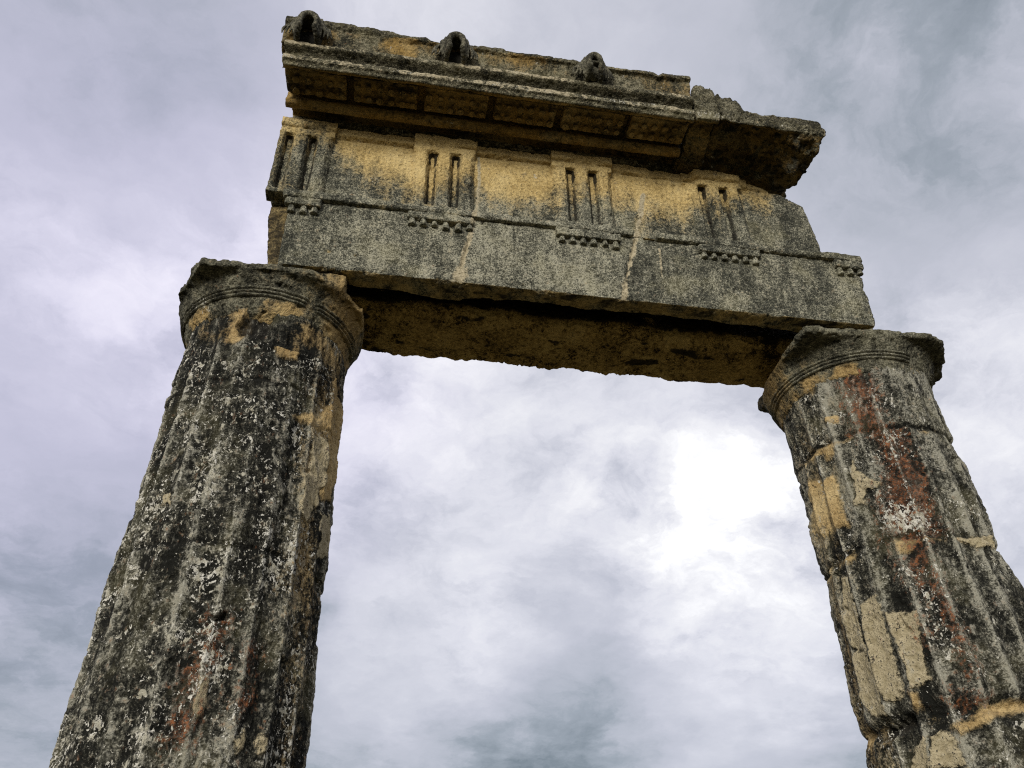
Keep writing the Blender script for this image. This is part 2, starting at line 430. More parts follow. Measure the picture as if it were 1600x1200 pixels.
# ------------------------------------------------------------------ frieze
FL = (1.8, .4, .64)
fr = thing('frieze', FL, 'ochre stained stone course of grooved triglyphs and plain panels, broken at right end', 'frieze')
outl = [(-.125, .630), (-.15, 1.0), (-.155, 1.385), (3.25, 1.385), (3.31, 1.37), (3.60, 1.26), (3.725, 1.185), (3.755, .73), (3.765, .642), (.0, .642), (-.02, .615), (-.11, .60)]
V, Q = unify([prism(outl, 'y', .06, .82)], .010)
V = weather(V, Q, 1., 5, .8, 71, chips=.05)
N = normals(V, Q); make('backing_block', V, Q, M_BEAM, fr, FL, beam_attrs(V, N))
def metope(poly, band, seed):
    sol = [prism(poly, 'y', .043, .10)]
    if band: sol.append(box(band[0], band[1], .024, .09, 1.305, 1.387))
    V, Q = unify(sol, .008)
    V[:, 1] += .030*np.exp(-((V[:, 2]-1.300)/.0075)**2)*(V[:, 1] < .065)*bool(band)
    V = weather(V, Q, .9, 3, .8, seed, chips=.03, chip_it=12)
    N = normals(V, Q); make('metope', V, Q, M_BEAM, fr, FL, beam_attrs(V, N))
metope([(.2, .64), (.8, .64), (.8, 1.385), (.2, 1.385)], (.2, .8), 72)
metope([(1.2, .64), (1.8, .64), (1.8, 1.385), (1.2, 1.385)], (1.2, 1.8), 73)
metope([(2.2, .64), (2.8, .64), (2.8, 1.385), (2.2, 1.385)], (2.2, 2.52), 74)
metope([(3.2, .645), (3.768, .645), (3.75, .73), (3.725, 1.185), (3.60, 1.262), (3.31, 1.372), (3.2, 1.385)], (3.2, 3.29), 75)

def triglyph(xc, left=-.2255, seed=0, damaged=False):
    w = .2255
    poly = [(-w, .10), (-w, .046), (-.186, 0), (-.128, 0), (-.082, .085), (-.036, 0), (.036, 0), (.082, .085), (.128, 0), (.186, 0), (w, .046), (w, .10)]
    if left > -.2:
        poly = [(left, .10), (left, .02), (left+.012, 0), (-.120, 0)] + poly[4:]
    poly = [(xc+p, q) for p, q in poly]
    cz = .625
    sol = [prism(poly, 'z', .66, 1.25), box(xc+max(left, -w), xc+w, .0, .10, 1.243, 1.32), box(xc+max(left, -.231), xc+.231, -.016, .10, 1.318, 1.392),
           box(xc+max(left, -w), xc+w, -.004, .10, .632, .672)]
    V, Q = unify(sol, .0065)
    x, y, z = V.T
    # glyphs fade out downward
    fade = sst(.705, .655, z)*((y > .001) & (y < .088) & (np.abs(x-xc) < .15))
    V[:, 1] = y*(1-.6*fade)
    V[:, 1] += .028*np.exp(-((z-1.314)/.007)**2)*(y < .05)
    if damaged:
        k = sst(2.90, 2.82, x+.05*fbm(V*9, 3, 3))*sst(1.22, 1.30, z)
        V[:, 1] += k*.05*(1-sst(.03, .09, V[:, 1]))
    V = weather(V, Q, .85, 4, .5, seed, chips=.09, chip_it=16)
    N = normals(V, Q); a = beam_attrs(V, N); a['ochre'] *= .9
    gl = sst(.012, .034, y)*sst(.75, 1.25, z)*((np.abs(x-xc) < .14))
    a['ochre'] = np.maximum(a['ochre'], .75*gl)
    a['soot_shade'] = .60*sst(.012, .038, y)*(np.abs(x-xc) < .13)*sst(.66, .74, z)*(1-.35*sst(1.0, 1.15, z))+.75*sst(.02, .045, y)*sst(1.10, 1.21, z)*(z < 1.27)*(np.abs(x-xc) < .13)  # groove shade painted in, strongest at the closed tops
    make('triglyph', V, Q, M_BEAM, fr, FL, a)
triglyph(0, -.152, 81); triglyph(1, seed=82); triglyph(2, seed=83); triglyph(3, seed=84, damaged=True)

# ------------------------------------------------------------------ cornice
CLoc = (1.3, .2, 1.4)
co = thing('cornice', CLoc, 'projecting moulded stone cornice carrying three lion heads, whole stretch on the left', 'cornice')
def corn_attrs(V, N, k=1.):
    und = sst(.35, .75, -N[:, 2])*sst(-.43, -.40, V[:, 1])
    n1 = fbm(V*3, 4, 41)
    edge = sst(1.43, 1.44, V[:, 2])*sst(1.495, 1.485, V[:, 2])*sst(.3, .7, -N[:, 1])  # lower ledge front, painted pale as if lit
    e2 = sst(1.560, 1.570, V[:, 2])*sst(1.612, 1.604, V[:, 2])*sst(.3, .7, -N[:, 1])*sst(-.455, -.465, V[:, 1])  # upper ledge front, also painted as lit
    rec = sst(1.490, 1.498, V[:, 2])*sst(1.562, 1.552, V[:, 2])*sst(-.40, -.415, V[:, 1])  # recessed fascia, gets painted shade
    return {'ochre': np.clip(und*(.75+.5*n1)+.25*n1, 0, 1)*k, 'lichen': -.3+.75*edge+.35*sst(.0, .4, n1)*(1-und), 'soot_shade': (.42+.5*fbm(V*np.array([2.3, 8, 8]), 4, 43))*und+.42*rec,  # lichen raised on the lit ledge; soffits and fascia get painted shade
            'mortar_highlight': np.maximum(edge*(.42+.5*n1), e2*(.40+.5*n1))}
body = [(.07, 1.405), (.05, 1.50), (-.150, 1.53), (-.372, 1.515), (-.388, 1.405), (-.425, 1.400), (-.432, 1.432), (-.452, 1.438), (-.450, 1.486), (-.410, 1.494),
        (-.418, 1.535), (-.478, 1.566), (-.480, 1.604), (-.44, 1.612), (.80, 1.612), (.80, 1.405)]
V, Q = unify([prism(body, 'x', -.142, 2.735, shear=lambda p: (p[0]+(.08*(p[1]+.45) if p[0] < 0 else 0), p[1], p[2]))], .0075)
V = weather(V, Q, .7, 3, .6, 91, chips=.045, chip_it=12)
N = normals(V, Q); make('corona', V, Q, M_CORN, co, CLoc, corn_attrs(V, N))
V, Q = unify([prism([(-.062, 1.425), (-.078, 1.404), (-.104, 1.396), (-.130, 1.405), (-.146, 1.430), (-.140, 1.455), (-.115, 1.465), (-.118, 1.56), (-.062, 1.56)], 'x', -.135, 2.725)], .0075)
V = weather(V, Q, .7, 3, .6, 92, chips=.05, chip_it=12)
N = normals(V, Q); make('bed_moulding', V, Q, M_CORN, co, CLoc, {'ochre': .75+.5*fbm(V*4, 3, 44), 'soot_shade': .34+.5*fbm(V*np.array([2, 6, 6.]), 3, 45)})
GM_CORN = gutta_data([gutta_mesh(s, .024, .034) for s in (6, 7, 8)], M_CORN, .35)
for me in GM_CORN:
    me.attributes['ochre'].data.foreach_set('value', np.full(len(me.vertices), .60, np.float32))
edges = [-.13, .31, .80, 1.29, 1.78, 2.27, 2.72]
for i in range(6):
    x0, x1 = edges[i]+(.026 if i else 0), edges[i+1]-(.026 if i < 5 else 0)
    V, Q = unify([prism([(-.375, 1.426), (-.38, 1.54), (-.14, 1.55), (-.165, 1.446)], 'x', x0, x1)], .007)
    V = weather(V, Q, .7, 4, .6, 100+i, chips=.08, chip_it=12)
    n = fbm(V*4, 3, 46)
    mu = make('mutule', V, Q, M_CORN, co, CLoc, {'ochre': np.clip(.75+.6*n, 0, 1), 'soot_shade': .42+.6*fbm(V*np.array([2.6, 7, 7])+3, 4, 47)})  # soffit shade painted in as uneven darkening
    xm = (edges[i]+edges[i+1])/2 if i not in (0, 5) else (edges[1]-.245 if i == 0 else edges[5]+.245)
    for r_, yy, zz in ((0, -.305, 1.4365), (1, -.215, 1.4435)):
        for k in range(6):
            px = xm-.19+k*.076
            if px > 2.70 or px < -.11: continue
            put_gutta(mu, GM_CORN, (px+random.uniform(-.004, .004), yy, zz), CLoc, M_CORN, random.uniform(.85, 1.05))

STOP = [[-.173, 1.856], [-.074, 1.858], [.056, 1.86], [.321, 1.858], [.553, 1.846], [.581, 1.837], [.65, 1.815], [.726, 1.812], [.791, 1.838], [.83, 1.81], [.907, 1.795], [1.05, 1.80],
        [1.141, 1.82], [1.201, 1.834], [1.26, 1.82], [1.294, 1.828], [1.409, 1.814], [1.55, 1.822], [1.688, 1.811], [1.877, 1.817], [2.161, 1.797], [2.451, 1.81], [2.486, 1.779], [2.524, 1.812], [2.735, 1.821]]
SX, SZ = zip(*STOP)
sim = [(-.42, 1.606), (-.450, 1.616), (-.448, 1.65), (-.456, 1.72), (-.468, 1.785), (-.496, 1.802), (-.498, 1.845), (-.40, 1.85), (-.34, 1.606)]
V, Q = unify([prism(sim, 'x', -.172, 2.735)], .0075)
V = weather(V, Q, .9, 4, .6, 93, chips=.08, chip_it=14)
x, y, z = V.T
V[:, 2] += (np.interp(x, SX, SZ)-1.845+.007*perlin(np.c_[x*17, x*0, x*0], 94)+.012*fbm(np.c_[x*7, x*0, y*4], 3, 95))*sst(1.74, 1.84, z)
N = normals(V, Q); n1 = fbm(V*3.2, 4, 48)
lip = sst(1.785, 1.80, z)
make('sima', V, Q, M_CORN, co, CLoc, {'ochre': np.clip(.30+1.0*n1+.6*seam(V, [(.60, 1.74), (.66, 1.70)], .08), 0, 1)*(1-lip), 'lichen': .1+.5*n1*(1-lip), 'soot_shade': .46*lip, 'mortar_highlight': .40*sst(1.66, 1.63, z)})  # foot painted pale like a lit ledge; top lip darker

def lion(xc, seed, width=1., jaw=False, tilt=0.):
    """lion-head water spout: muzzle vault over an open mouth, mane locks falling to either side"""
    sol = []
    # vaulted muzzle: an arch of overlapping balls, hollow underneath
    zc = 1.715
    for y0, sx, sz, r in ((-.46, .072, .096, .031), (-.485, .071, .098, .032), (-.51, .069, .098, .032), (-.535, .065, .092, .031), (-.556, .058, .082, .029), (-.574, .050, .070, .026)):
        for k in range(17):
            t = math.radians(-28+236*k/16)
            px, pz = math.cos(t)*sx*width, math.sin(t)*sz
            sol.append(ball((xc+px, y0, zc+pz*(1 if pz > 0 else 2.0)), (r*.72, r*.9, r)))
    sol.append(ball((xc, -.49, zc+.092), (.060*width, .070, .042)))               # forehead
    sol.append(ball((xc, -.565, zc+.068), (.030, .034, .026)))                    # nose
    for s in (-1, 1):
        sol.append(ball((xc+s*.042*width, -.535, zc+.092), (.020, .024, .016)))   # brows
        sol.append(ball((xc+s*.074*width, -.475, zc+.085), (.020, .024, .022)))   # ears
        sol.append(ball((xc+s*.038*width, -.575, zc+.052), (.022, .020, .020)))   # whisker pads
    if jaw:
        sol.append(ball((xc, -.49, zc-.05), (.050, .060, .060))); sol.append(ball((xc, -.545, zc+.008), (.036, .026, .015)))
    sol.append(ball((xc, -.44, zc-.01), (.080*width, .026, .09)))
    rr = random.Random(seed)
    for s in (-1, 1):
        for k in range(4):
            u = k/3
            x0 = xc+s*(.072+.020*u)*width; z0 = zc+.092-.022*u
            x2 = xc+s*(.088+.074*u+rr.uniform(-.004, .004))*(.55+.45*width); z2 = 1.605+.022*u+rr.uniform(-.008, .008)
            y0 = -.53+.050*u; y2 = -.522+.018*u
            wv = rr.uniform(-.010, .010)
            pts = []
            for q in range(12):
                v = q/11
                pts.append((x0+(x2-x0)*v**.6+s*wv*math.sin(v*7), y0+(y2-y0)*v-.014*math.sin(v*3.14), z0+(z2-z0)*v))
            sol.append(tube(pts, [.0098+.0034*math.sin(3.14*q/11)-.004*(q/11) for q in range(12)]))
    V, Q = unify(sol, .0042)
    V = weather(V, Q, .15, 1, .4, seed)
    if tilt:
        V[:, 2] += tilt*(V[:, 0]-xc)
    n = fbm(V*6, 3, seed)
    make('lion_head', V, Q, M_LION, co, CLoc, {'ochre': .05+.3*n, 'lichen': -.1+.4*n, 'soot_shade': .10+.3*n+.9*sst(-.485, -.472, V[:, 1])*(np.abs(V[:, 0]-xc) < .062)})  # mouth hollow painted dark to deepen its shade
lion(.0, 201, 1.08); lion(1.005, 202, 1.); lion(1.99, 203, .82, jaw=True)

# ------------------------------------------------------------------ broken right end of the cornice: two separate stones
BT = [[2.93, 1.70], [2.95, 1.735], [2.975, 1.755], [2.985, 1.70], [3.02, 1.725], [3.05, 1.735], [3.10, 1.715], [3.118, 1.69], [3.135, 1.625], [3.228, 1.619], [3.30, 1.632], [3.358, 1.647], [3.402, 1.618],
      [3.521, 1.59], [3.60, 1.57], [3.66, 1.578], [3.70, 1.575], [3.72, 1.52], [3.745, 1.46]]
BX, BZ = zip(*BT)
FLc = (2.83, .2, 1.4)
V, Q = unify([prism([(.02, 1.405), (-.10, 1.43), (-.30, 1.50), (-.385, 1.470), (-.40, 1.418), (-.437, 1.415), (-.452, 1.50), (-.455, 1.585), (-.41, 1.62), (.80, 1.612), (.80, 1.405)], 'x', 2.747, 2.922),
              box(2.728, 2.942, -.05, .78, 1.43, 1.595),
              hull([(2.75, -.44, 1.60), (2.92, -.44, 1.60), (2.75, -.25, 1.60), (2.92, -.25, 1.60), (2.752, -.45, 1.71), (2.925, -.45, 1.70), (2.775, -.44, 1.80), (2.905, -.44, 1.79), (2.84, -.42, 1.845), (2.765, -.28, 1.78), (2.91, -.28, 1.77)])], .0075)
V[:, 2] += sst(1.60, 1.68, V[:, 2])*facets(V, 40, .30, 122, ((2.7, -.5, 1.6), (2.95, 0, 1.85)))
V = weather(V, Q, 1.5, 4, 1.4, 121, chips=.08, chip_it=14)
N = normals(V, Q)
o = make('cornice_fragment', V, Q, M_CORN, None, FLc, corn_attrs(V, N, .9)); o.data.attributes['mortar_highlight'].data.foreach_set('value', np.zeros(len(V), np.float32))
tag(o, 'narrow battered cornice stone with rounded lump on top, right of the lion cornice', 'cornice stone')
ELc = (3.3, .2, 1.4)
und = [(.08, 1.403), (-.02, 1.412), (-.16, 1.405), (-.30, 1.410), (-.385, 1.425), (-.425, 1.430), (-.44, 1.50), (-.43, 1.585), (-.30, 1.62), (.80, 1.612), (.80, 1.403)]
V, Q = unify([prism(und, 'x', 2.935, 3.72), box(2.937, 3.13, -.42, -.1, 1.56, 1.625)], .008)
x, y, z = V.T
fc = facets(V, 90, .34, 138, ((2.9, -.5, 1.3), (3.8, .3, 1.7)))
V[:, 2] += fc*np.maximum(sst(1.57, 1.47, z)*sst(.15, -.03, y)*sst(-.43, -.38, y), .6*sst(1.58, 1.61, z)*sst(.1, -.15, y)); V[:, 0] += fc*sst(3.6, 3.71, x)
V[:, 0] -= sst(3.50, 3.72, x)*(.05*sst(-.35, .1, y)+.05*fbm(np.c_[x*0, y*7, z*7], 4, 131)+.08*fbm(np.c_[x*0, y*3, z*6], 3, 135)+.01)
und_k = sst(1.585, 1.47, z)*sst(.12, -.03, y)*sst(-.43, -.36, y)
V[:, 2] += und_k*(.10*sst(3.50, 3.22, x+.25*fbm(np.c_[x*0, y*4, x*3], 3, 137))-.07*sst(3.40, 3.60, x)*sst(-.42, -.28, y))
V[:, 2] += und_k*(.075*fbm(V*4.5, 4, 132)+.03*perlin(V*13, 133))
V[:, 2] += (np.interp(x, BX, BZ)-1.612+.010*perlin(np.c_[x*13, y*8, y*0], 134))*sst(1.57, 1.61, z)*sst(.1, -.15, y)
V = weather(V, Q, 2.0, 3, 1.6, 136, chips=.10, chip_it=16)
N = normals(V, Q); a = corn_attrs(V, N, .8); a['soot_shade'] = np.maximum(a['soot_shade'], .50*und_k); a['mortar_highlight'] *= 0; a['lichen'] *= .6  # hollow underside painted with shade
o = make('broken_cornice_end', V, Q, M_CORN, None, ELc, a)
tag(o, 'dark jagged broken cornice stone overhanging the right end of the frieze, moulding worn away', 'cornice stone')

# ------------------------------------------------------------------ columns
LP=[
('S', [(-40.7, -1.092), (-27.4, -1.053), (-23.2, -1.139), (-26.1, -1.36), (-38.0, -1.413), (-39.5, -1.269)]),
('S', [(-43.3, -1.366), (-28.7, -1.298), (-29.3, -1.481), (-37.1, -1.602), (-41.7, -1.578)]),
('O', [(-22.3, -1.025), (-3.8, -0.952), (4.2, -1.213), (-16.2, -1.314)]),
('O', [(-27.4, -1.291), (-13.1, -1.217), (-11.5, -1.381), (-24.9, -1.431)]),
('S', [(-24.9, -1.534), (-10.9, -1.47), (-8.0, -1.705), (-21.2, -1.745)]),
('O', [(-57.1, -1.043), (-45.2, -1.012), (-20.6, -0.975), (4.4, -0.922), (-11.8, -0.677), (-18.1, -0.549), (-24.1, -0.572), (-21.7, -0.796), (-32.9, -0.944)]),
('O', [(-139.6, -0.443), (-128.9, -0.332), (-98.7, -0.375), (-94.3, -0.527), (-82.1, -0.556), (-81.3, -0.386), (-63.5, -0.374), (-34.6, -0.39), (-23.2, -0.442), (-23.5, -0.538), (-43.5, -0.567), (-57.4, -0.548), (-61.4, -0.655), (-73.5, -0.668), (-81.1, -0.539), (-97.9, -0.603), (-121.0, -0.588), (-134.2, -0.573)]),
('D', [(-106.0, -0.48), (-97.7, -0.36), (-82.1, -0.341), (-83.9, -0.53), (-88.0, -0.581), (-98.9, -0.559)]),
('W', [(-93.7, -1.982), (-85.8, -1.902), (-82.5, -1.943), (-89.0, -2.028)]),
('W', [(-80.0, -2.439), (-72.5, -2.421), (-71.2, -2.483), (-77.5, -2.5)]),
('W', [(-54.9, -1.944), (-50.2, -1.917), (-48.9, -1.977), (-52.6, -1.987)]),
('R', [(-80.0, -2.231), (-74.3, -2.224), (-74.1, -2.291), (-74.9, -2.391), (-80.4, -2.418), (-80.5, -2.565), (-80.3, -2.665), (-80.0, -2.771), (-84.1, -2.774), (-85.7, -2.619), (-84.9, -2.464), (-80.3, -2.375)]),
('R', [(-61.1, -2.337), (-56.8, -2.329), (-56.3, -2.383), (-59.1, -2.432), (-60.8, -2.414)]),
('R', [(-60.2, -2.499), (-57.0, -2.504), (-56.5, -2.556), (-59.3, -2.601), (-61.1, -2.573)]),
('R', [(-79.7, -2.645), (-76.5, -2.647), (-78.0, -2.722), (-80.6, -2.724)]),
('S', [(-79.9, -2.492), (-76.1, -2.488), (-74.9, -2.621), (-77.2, -2.663), (-80.2, -2.625)]),
('S', [(-60.2, -2.723), (-54.7, -2.696), (-54.9, -2.746), (-58.6, -2.77)]),
('S', [(-125.3, -1.591), (-117.0, -1.593), (-116.9, -1.648), (-123.7, -1.636)]),
('S', [(-48.5, -2.706), (-44.6, -2.69), (-44.4, -2.76), (-46.0, -2.772)]),
('D', [(-81.0, -2.209), (-75.0, -2.19), (-73.8, -2.223), (-79.9, -2.233)]),
]
RP=[
('O', [(-170.2, -1.026), (-158.0, -1.014), (-158.4, -1.313), (-159.0, -1.358), (-171.9, -1.314), (-170.3, -1.197)]),
('O', [(172.1, -0.898), (-176.3, -0.983), (-176.3, -1.297), (178.3, -1.309), (165.6, -1.235), (167.3, -0.98)]),
('O', [(-150.0, -0.602), (-142.9, -0.617), (-143.4, -0.662), (-149.6, -0.644)]),
('O', [(-158.7, -0.811), (-150.2, -0.832), (-152.7, -0.882), (-158.6, -0.864)]),
('O', [(-159.7, -0.326), (-149.1, -0.364), (-152.4, -0.413), (-161.1, -0.369)]),
('S', [(-141.5, -0.969), (-139.6, -1.033), (-134.5, -1.105), (-125.1, -1.156), (-130.0, -1.186), (-137.1, -1.167), (-141.5, -1.263), (-147.3, -1.258), (-142.1, -1.165), (-143.2, -1.049)]),
('R', [(-130.8, -0.356), (-104.8, -0.377), (-103.8, -0.538), (-113.0, -0.746), (-96.6, -0.815), (-99.2, -1.103), (-97.8, -1.266), (-98.4, -1.475), (-95.2, -1.499), (-119.3, -1.522), (-137.3, -1.472), (-132.3, -1.262), (-120.2, -1.083), (-118.9, -0.855), (-136.7, -0.778), (-136.0, -0.596)]),
('R', [(-134.4, -1.469), (-96.7, -1.476), (-96.7, -1.516), (-115.1, -1.558), (-114.1, -1.688), (-112.0, -1.815), (-111.4, -2.018), (-109.7, -2.244), (-111.1, -2.319), (-115.5, -2.316), (-117.0, -2.082), (-117.4, -1.87), (-118.5, -1.67), (-132.5, -1.54)]),
('R', [(-132.2, -1.62), (-123.8, -1.636), (-120.2, -1.805), (-120.5, -1.89), (-126.7, -1.857), (-132.7, -1.721)]),
('R', [(-132.7, -2.013), (-127.3, -2.034), (-131.1, -2.154), (-135.7, -2.146)]),
('R', [(-129.5, -2.397), (-109.5, -2.404), (-111.3, -2.455), (-129.6, -2.47)]),
('O', [(-132.3, -2.553), (-122.0, -2.509), (-111.0, -2.445), (-85.3, -2.445), (-86.6, -2.487), (-111.3, -2.516), (-120.4, -2.56), (-128.8, -2.582)]),
('O', [(-131.3, -1.543), (-120.8, -1.537), (-122.7, -1.6), (-130.4, -1.604)]),
('O', [(-148.8, -2.354), (-145.7, -2.36), (-144.7, -2.426), (-149.2, -2.445)]),
('S', [(-89.0, -1.539), (-51.0, -1.477), (-41.6, -1.515), (-76.7, -1.591)]),
('S', [(-175.8, -1.628), (-170.6, -1.647), (-169.2, -1.795), (-171.2, -1.988), (-171.7, -2.072), (177.9, -2.029), (177.7, -1.853), (-178.6, -1.737)]),
('S', [(-162.7, -1.828), (-154.6, -1.815), (-151.5, -1.886), (-151.6, -2.066), (-154.6, -2.343), (-156.4, -2.372), (-165.3, -2.352), (-168.1, -2.199), (-166.7, -2.026)]),
('S', [(-148.2, -1.919), (-132.5, -1.966), (-136.0, -2.157), (-136.1, -2.312), (-146.5, -2.326), (-146.7, -2.17), (-148.2, -2.027)]),
('S', [(177.9, -2.054), (-171.2, -2.085), (-166.8, -2.214), (-167.8, -2.391), (-169.3, -2.426), (-178.3, -2.412), (176.2, -2.274)]),
('S', [(-155.9, -2.594), (-149.7, -2.574), (-149.5, -2.715), (-161.2, -2.697)]),
('S', [(-146.1, -2.58), (-138.3, -2.561), (-133.3, -2.617), (-131.7, -2.736), (-148.3, -2.716)]),
('D', [(-177.2, -2.48), (-153.6, -2.453), (-152.7, -2.507), (-166.7, -2.554), (-179.3, -2.519)]),
('W', [(-135.1, -1.401), (-121.4, -1.299), (-108.0, -1.368), (-107.6, -1.471), (-117.0, -1.487), (-131.4, -1.455)]),
]

def cyl_mask(polys, th, z, kind, warp):
    """soft inside-mask of stain outlines given as (angle in degrees, height)"""
    out = np.zeros(len(th))
    for t, pts in polys:
        if t != kind: continue
        p = np.array(pts, float); p[:, 0] = np.where(p[:, 0] > 90, p[:, 0]-360, p[:, 0])
        a = np.radians(p[:, 0])*.5; b = p[:, 1]
        X, Z = np.radians(th)*.5+warp[0], z+warp[1]
        sel = (X > a.min()-.08) & (X < a.max()+.08) & (Z > b.min()-.08) & (Z < b.max()+.08)
        if not sel.any(): continue
        xs, zs = X[sel], Z[sel]
        ins = np.zeros(len(xs), bool); d = np.full(len(xs), 9.)
        for i in range(len(a)):
            x1, z1, x2, z2 = a[i-1], b[i-1], a[i], b[i]
            c = ((z1 > zs) != (z2 > zs))
            with np.errstate(divide='ignore', invalid='ignore'):
                ins ^= c & (xs < (x2-x1)*(zs-z1)/(z2-z1+1e-12)+x1)
            L = (x2-x1)**2+(z2-z1)**2+1e-12
            t_ = np.clip(((xs-x1)*(x2-x1)+(zs-z1)*(z2-z1))/L, 0, 1)
            d = np.minimum(d, np.hypot(xs-x1-t_*(x2-x1), zs-z1-t_*(z2-z1)))
        s = np.where(ins, d, -d)
        out[sel] = np.maximum(out[sel], np.clip(.5+(s+.006)/(.16 if kind in 'RW' else .05), 0, 1))
    return out

def column(cx, cy, left, right, polys, joints, phase, fd, seed, label, abacus, mat_w, az, cap_ochre):
    loc = (cx, cy, ZG)
    root = thing('column', loc, label, 'column', 'two worn Doric columns under the beams')
    nth = 520
    zr = np.concatenate([np.arange(-.24, -3.0, -.0075), np.linspace(-3.0, ZG-.03, 130)])
    th = np.linspace(-180-90, 180-90, nth, endpoint=False)
    T, Z = np.meshgrid(th, zr); t = T.ravel(); z = Z.ravel()
    rad = np.radians(t)
    lz, lr = np.array(left).T; rz, r2 = np.array(right).T
    o1, o2 = np.argsort(lz), np.argsort(rz)
    zz = np.linspace(-3, -.3, 60)
    Lf = np.polyfit(lz, lr, 2); Rf = np.polyfit(rz, r2, 2)
    def ext(f, q):      # fit inside the seen stretch, gentle taper below it
        q1 = np.maximum(q, -2.6); base = np.polyval(f, np.minimum(q1, -.30))
        return base + np.clip(-2.6-q, 0, None)*.018
    Lz, Rz = ext(Lf, z), ext(Rf, z)
    R = (Lz+Rz)/2; sh = (Rz-Lz)/2
    P = np.c_[np.cos(rad)*.5, np.sin(rad)*.5, z]
    # silhouettes as worn: local departures on either side
    def side(zc, rc, f, ang):
        o = np.argsort(zc); dv = np.interp(z, zc[o], rc[o]-np.polyval(f, zc[o]), left=0, right=0)
        dang = (t-ang+180) % 360-180
        return dv*np.exp(-(dang/24)**2)
    R = R+side(lz, lr, Lf, az-85)+side(rz, r2, Rf, az+85)
    wear = sst(-.30, .25, fbm(P*2.2+seed, 4, seed))
    fl = ((t-phase)/18.) % 1.; u = 2*fl-1
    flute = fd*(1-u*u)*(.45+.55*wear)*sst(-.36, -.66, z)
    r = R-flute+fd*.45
    arr = np.exp(-((1-np.abs(u))/.16)**2)
    w = (.034*fbm(P*8, 4, seed+60), .040*fbm(P*8+5, 4, seed+61))
    M = {k: cyl_mask(polys, t, z, k, w) for k in 'SORDW'}
    r += .012*sst(.3, .7, M['S'])+.009*sst(.3, .7, M['O'])*(z < -.62)-.006*M['O']*(z > -.62)-.075*sst(.4, .9, M['D'])*(.7+.6*fbm(P*8, 3, seed+62))
    r += .010*fbm(P*3, 4, seed+1)+.008*fbm(P*10, 3, seed+2)+.0022*perlin(P*30, seed+3)+.0022*perlin(P*58, seed+4)
    r -= .016*sst(.42, .70, perlin(P*np.array([14, 14, 8.]), seed+5))+.008*sst(.36, .62, perlin(P*33, seed+6))+.006*sst(.34, .6, perlin(P*55, seed+7))
    # scaled-off skin: thin steps where patches of surface have flaked
    fk = sst(-.02, .02, fbm(P*np.array([3.4, 3.4, 1.7]), 4, seed+8)-.05)
    r -= .010*fk*(1-M['S'])
    dn = np.zeros_like(z)
    for kk, (zj, dep, wd) in enumerate(joints): dn = np.where(z < zj, (kk % 2)*2-1, dn)
    r += .003*dn+.004*perlin(np.c_[P[:, :2]*3, dn*7], seed+14)
    jn = np.zeros_like(z); drum = np.zeros(len(z), int)
    for zj, dep, wd in joints:
        q = z-zj-.02*fbm(np.c_[P[:, :2]*3, z*0+zj], 3, seed+9)
        g = np.exp(-(q/wd)**2)*(.45+.9*sst(-.3, .4, fbm(P*3.3+zj, 3, seed+10)))
        r -= dep*g; jn = np.maximum(jn, g)
    X = cx+sh+r*np.cos(rad); Y = cy+r*np.sin(rad)
    V = np.c_[X, Y, z]
    n1 = fbm(P*np.array([4, 4, 1.2]), 4, seed+11)
    lichen = mat_w+.42*arr*(.3+.7*wear)*sst(-.25, .25, fbm(P*np.array([5, 5, 2.]), 3, seed+12))+.50*M['W']+.40*n1+.10*M['R']
    lichen -= .5*M['O']+.6*M['S']
    dk_ = -.26 if mat_w > .1 else .05
    side_o = .36*np.exp(-(((t-cap_ochre+180) % 360-180)/26)**2)
    A = {'stucco': M['S'], 'relief': np.clip((.5-u*u)*-.9*(.4+.6*wear)*sst(-.36, -.66, z)-.9*jn, -1, 1)+.5*arr*wear+dk_,  # flute shading painted into the tone; joints dark, worn arrises paler
         'ochre': np.clip(M['O']*np.where(z > -.62, .30+1.0*fbm(P*5, 3, seed+15), .95)+side_o*(1+1.6*n1)+.62*np.roll(jn, nth*4)*sst(-.1, .2, n1)*(mat_w < .1), 0, 1), 'red': np.clip(M['R']*(1.25 if mat_w > .1 else .95)*(.95+.4*n1-.22*arr), 0, 1),
         'soot_shade': np.maximum(.8*M['D'], .42*np.exp(-((np.maximum(M['S'], M['O']*(z < -.62))-.22)/.10)**2)), 'lichen': lichen}  # shade painted inside holes and as a rim round raised patches
    nr = len(zr); idx = np.arange(nr*nth).reshape(nr, nth)
    cuts = [0]+[int(np.argmin(np.abs(zr-j[0]))) for j in joints]+[nr-1]
    for a, b in zip(cuts[:-1], cuts[1:]):
        rows = idx[a:b+1]; base = rows[0, 0]
        q0 = rows[:-1]-base; q1 = rows[1:]-base
        F = np.stack([q0, q1, np.roll(q1, -1, 1), np.roll(q0, -1, 1)], -1).reshape(-1, 4)
        sl = slice(rows[0, 0], rows[-1, -1]+1)
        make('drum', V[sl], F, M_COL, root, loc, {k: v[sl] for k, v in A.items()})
    # capital
    top = float(np.interp(-.34, zr[::-1], ((ext(Lf, zr)+ext(Rf, zr))/2)[::-1]))
    cs = float(((ext(Rf, np.array([-.34]))-ext(Lf, np.array([-.34])))/2)[0])
    ech = lathe([(top-.05, -.42), (top+.008, -.375), (.500, -.325), (.512, -.285), (.530, -.235), (.553, -.195), (.572, -.155), (.580, -.12), (.565, -.10), (.3, -.08)], cx, cy, 96)
    sol = [ech, prism([(cx+p, cy-.5+q) for p, q in abacus], 'z', -.150, -.095), box(cx-.46, cx+.46, .035, .98, -.11, -.004)]
    V, Q = unify(sol, .0085)
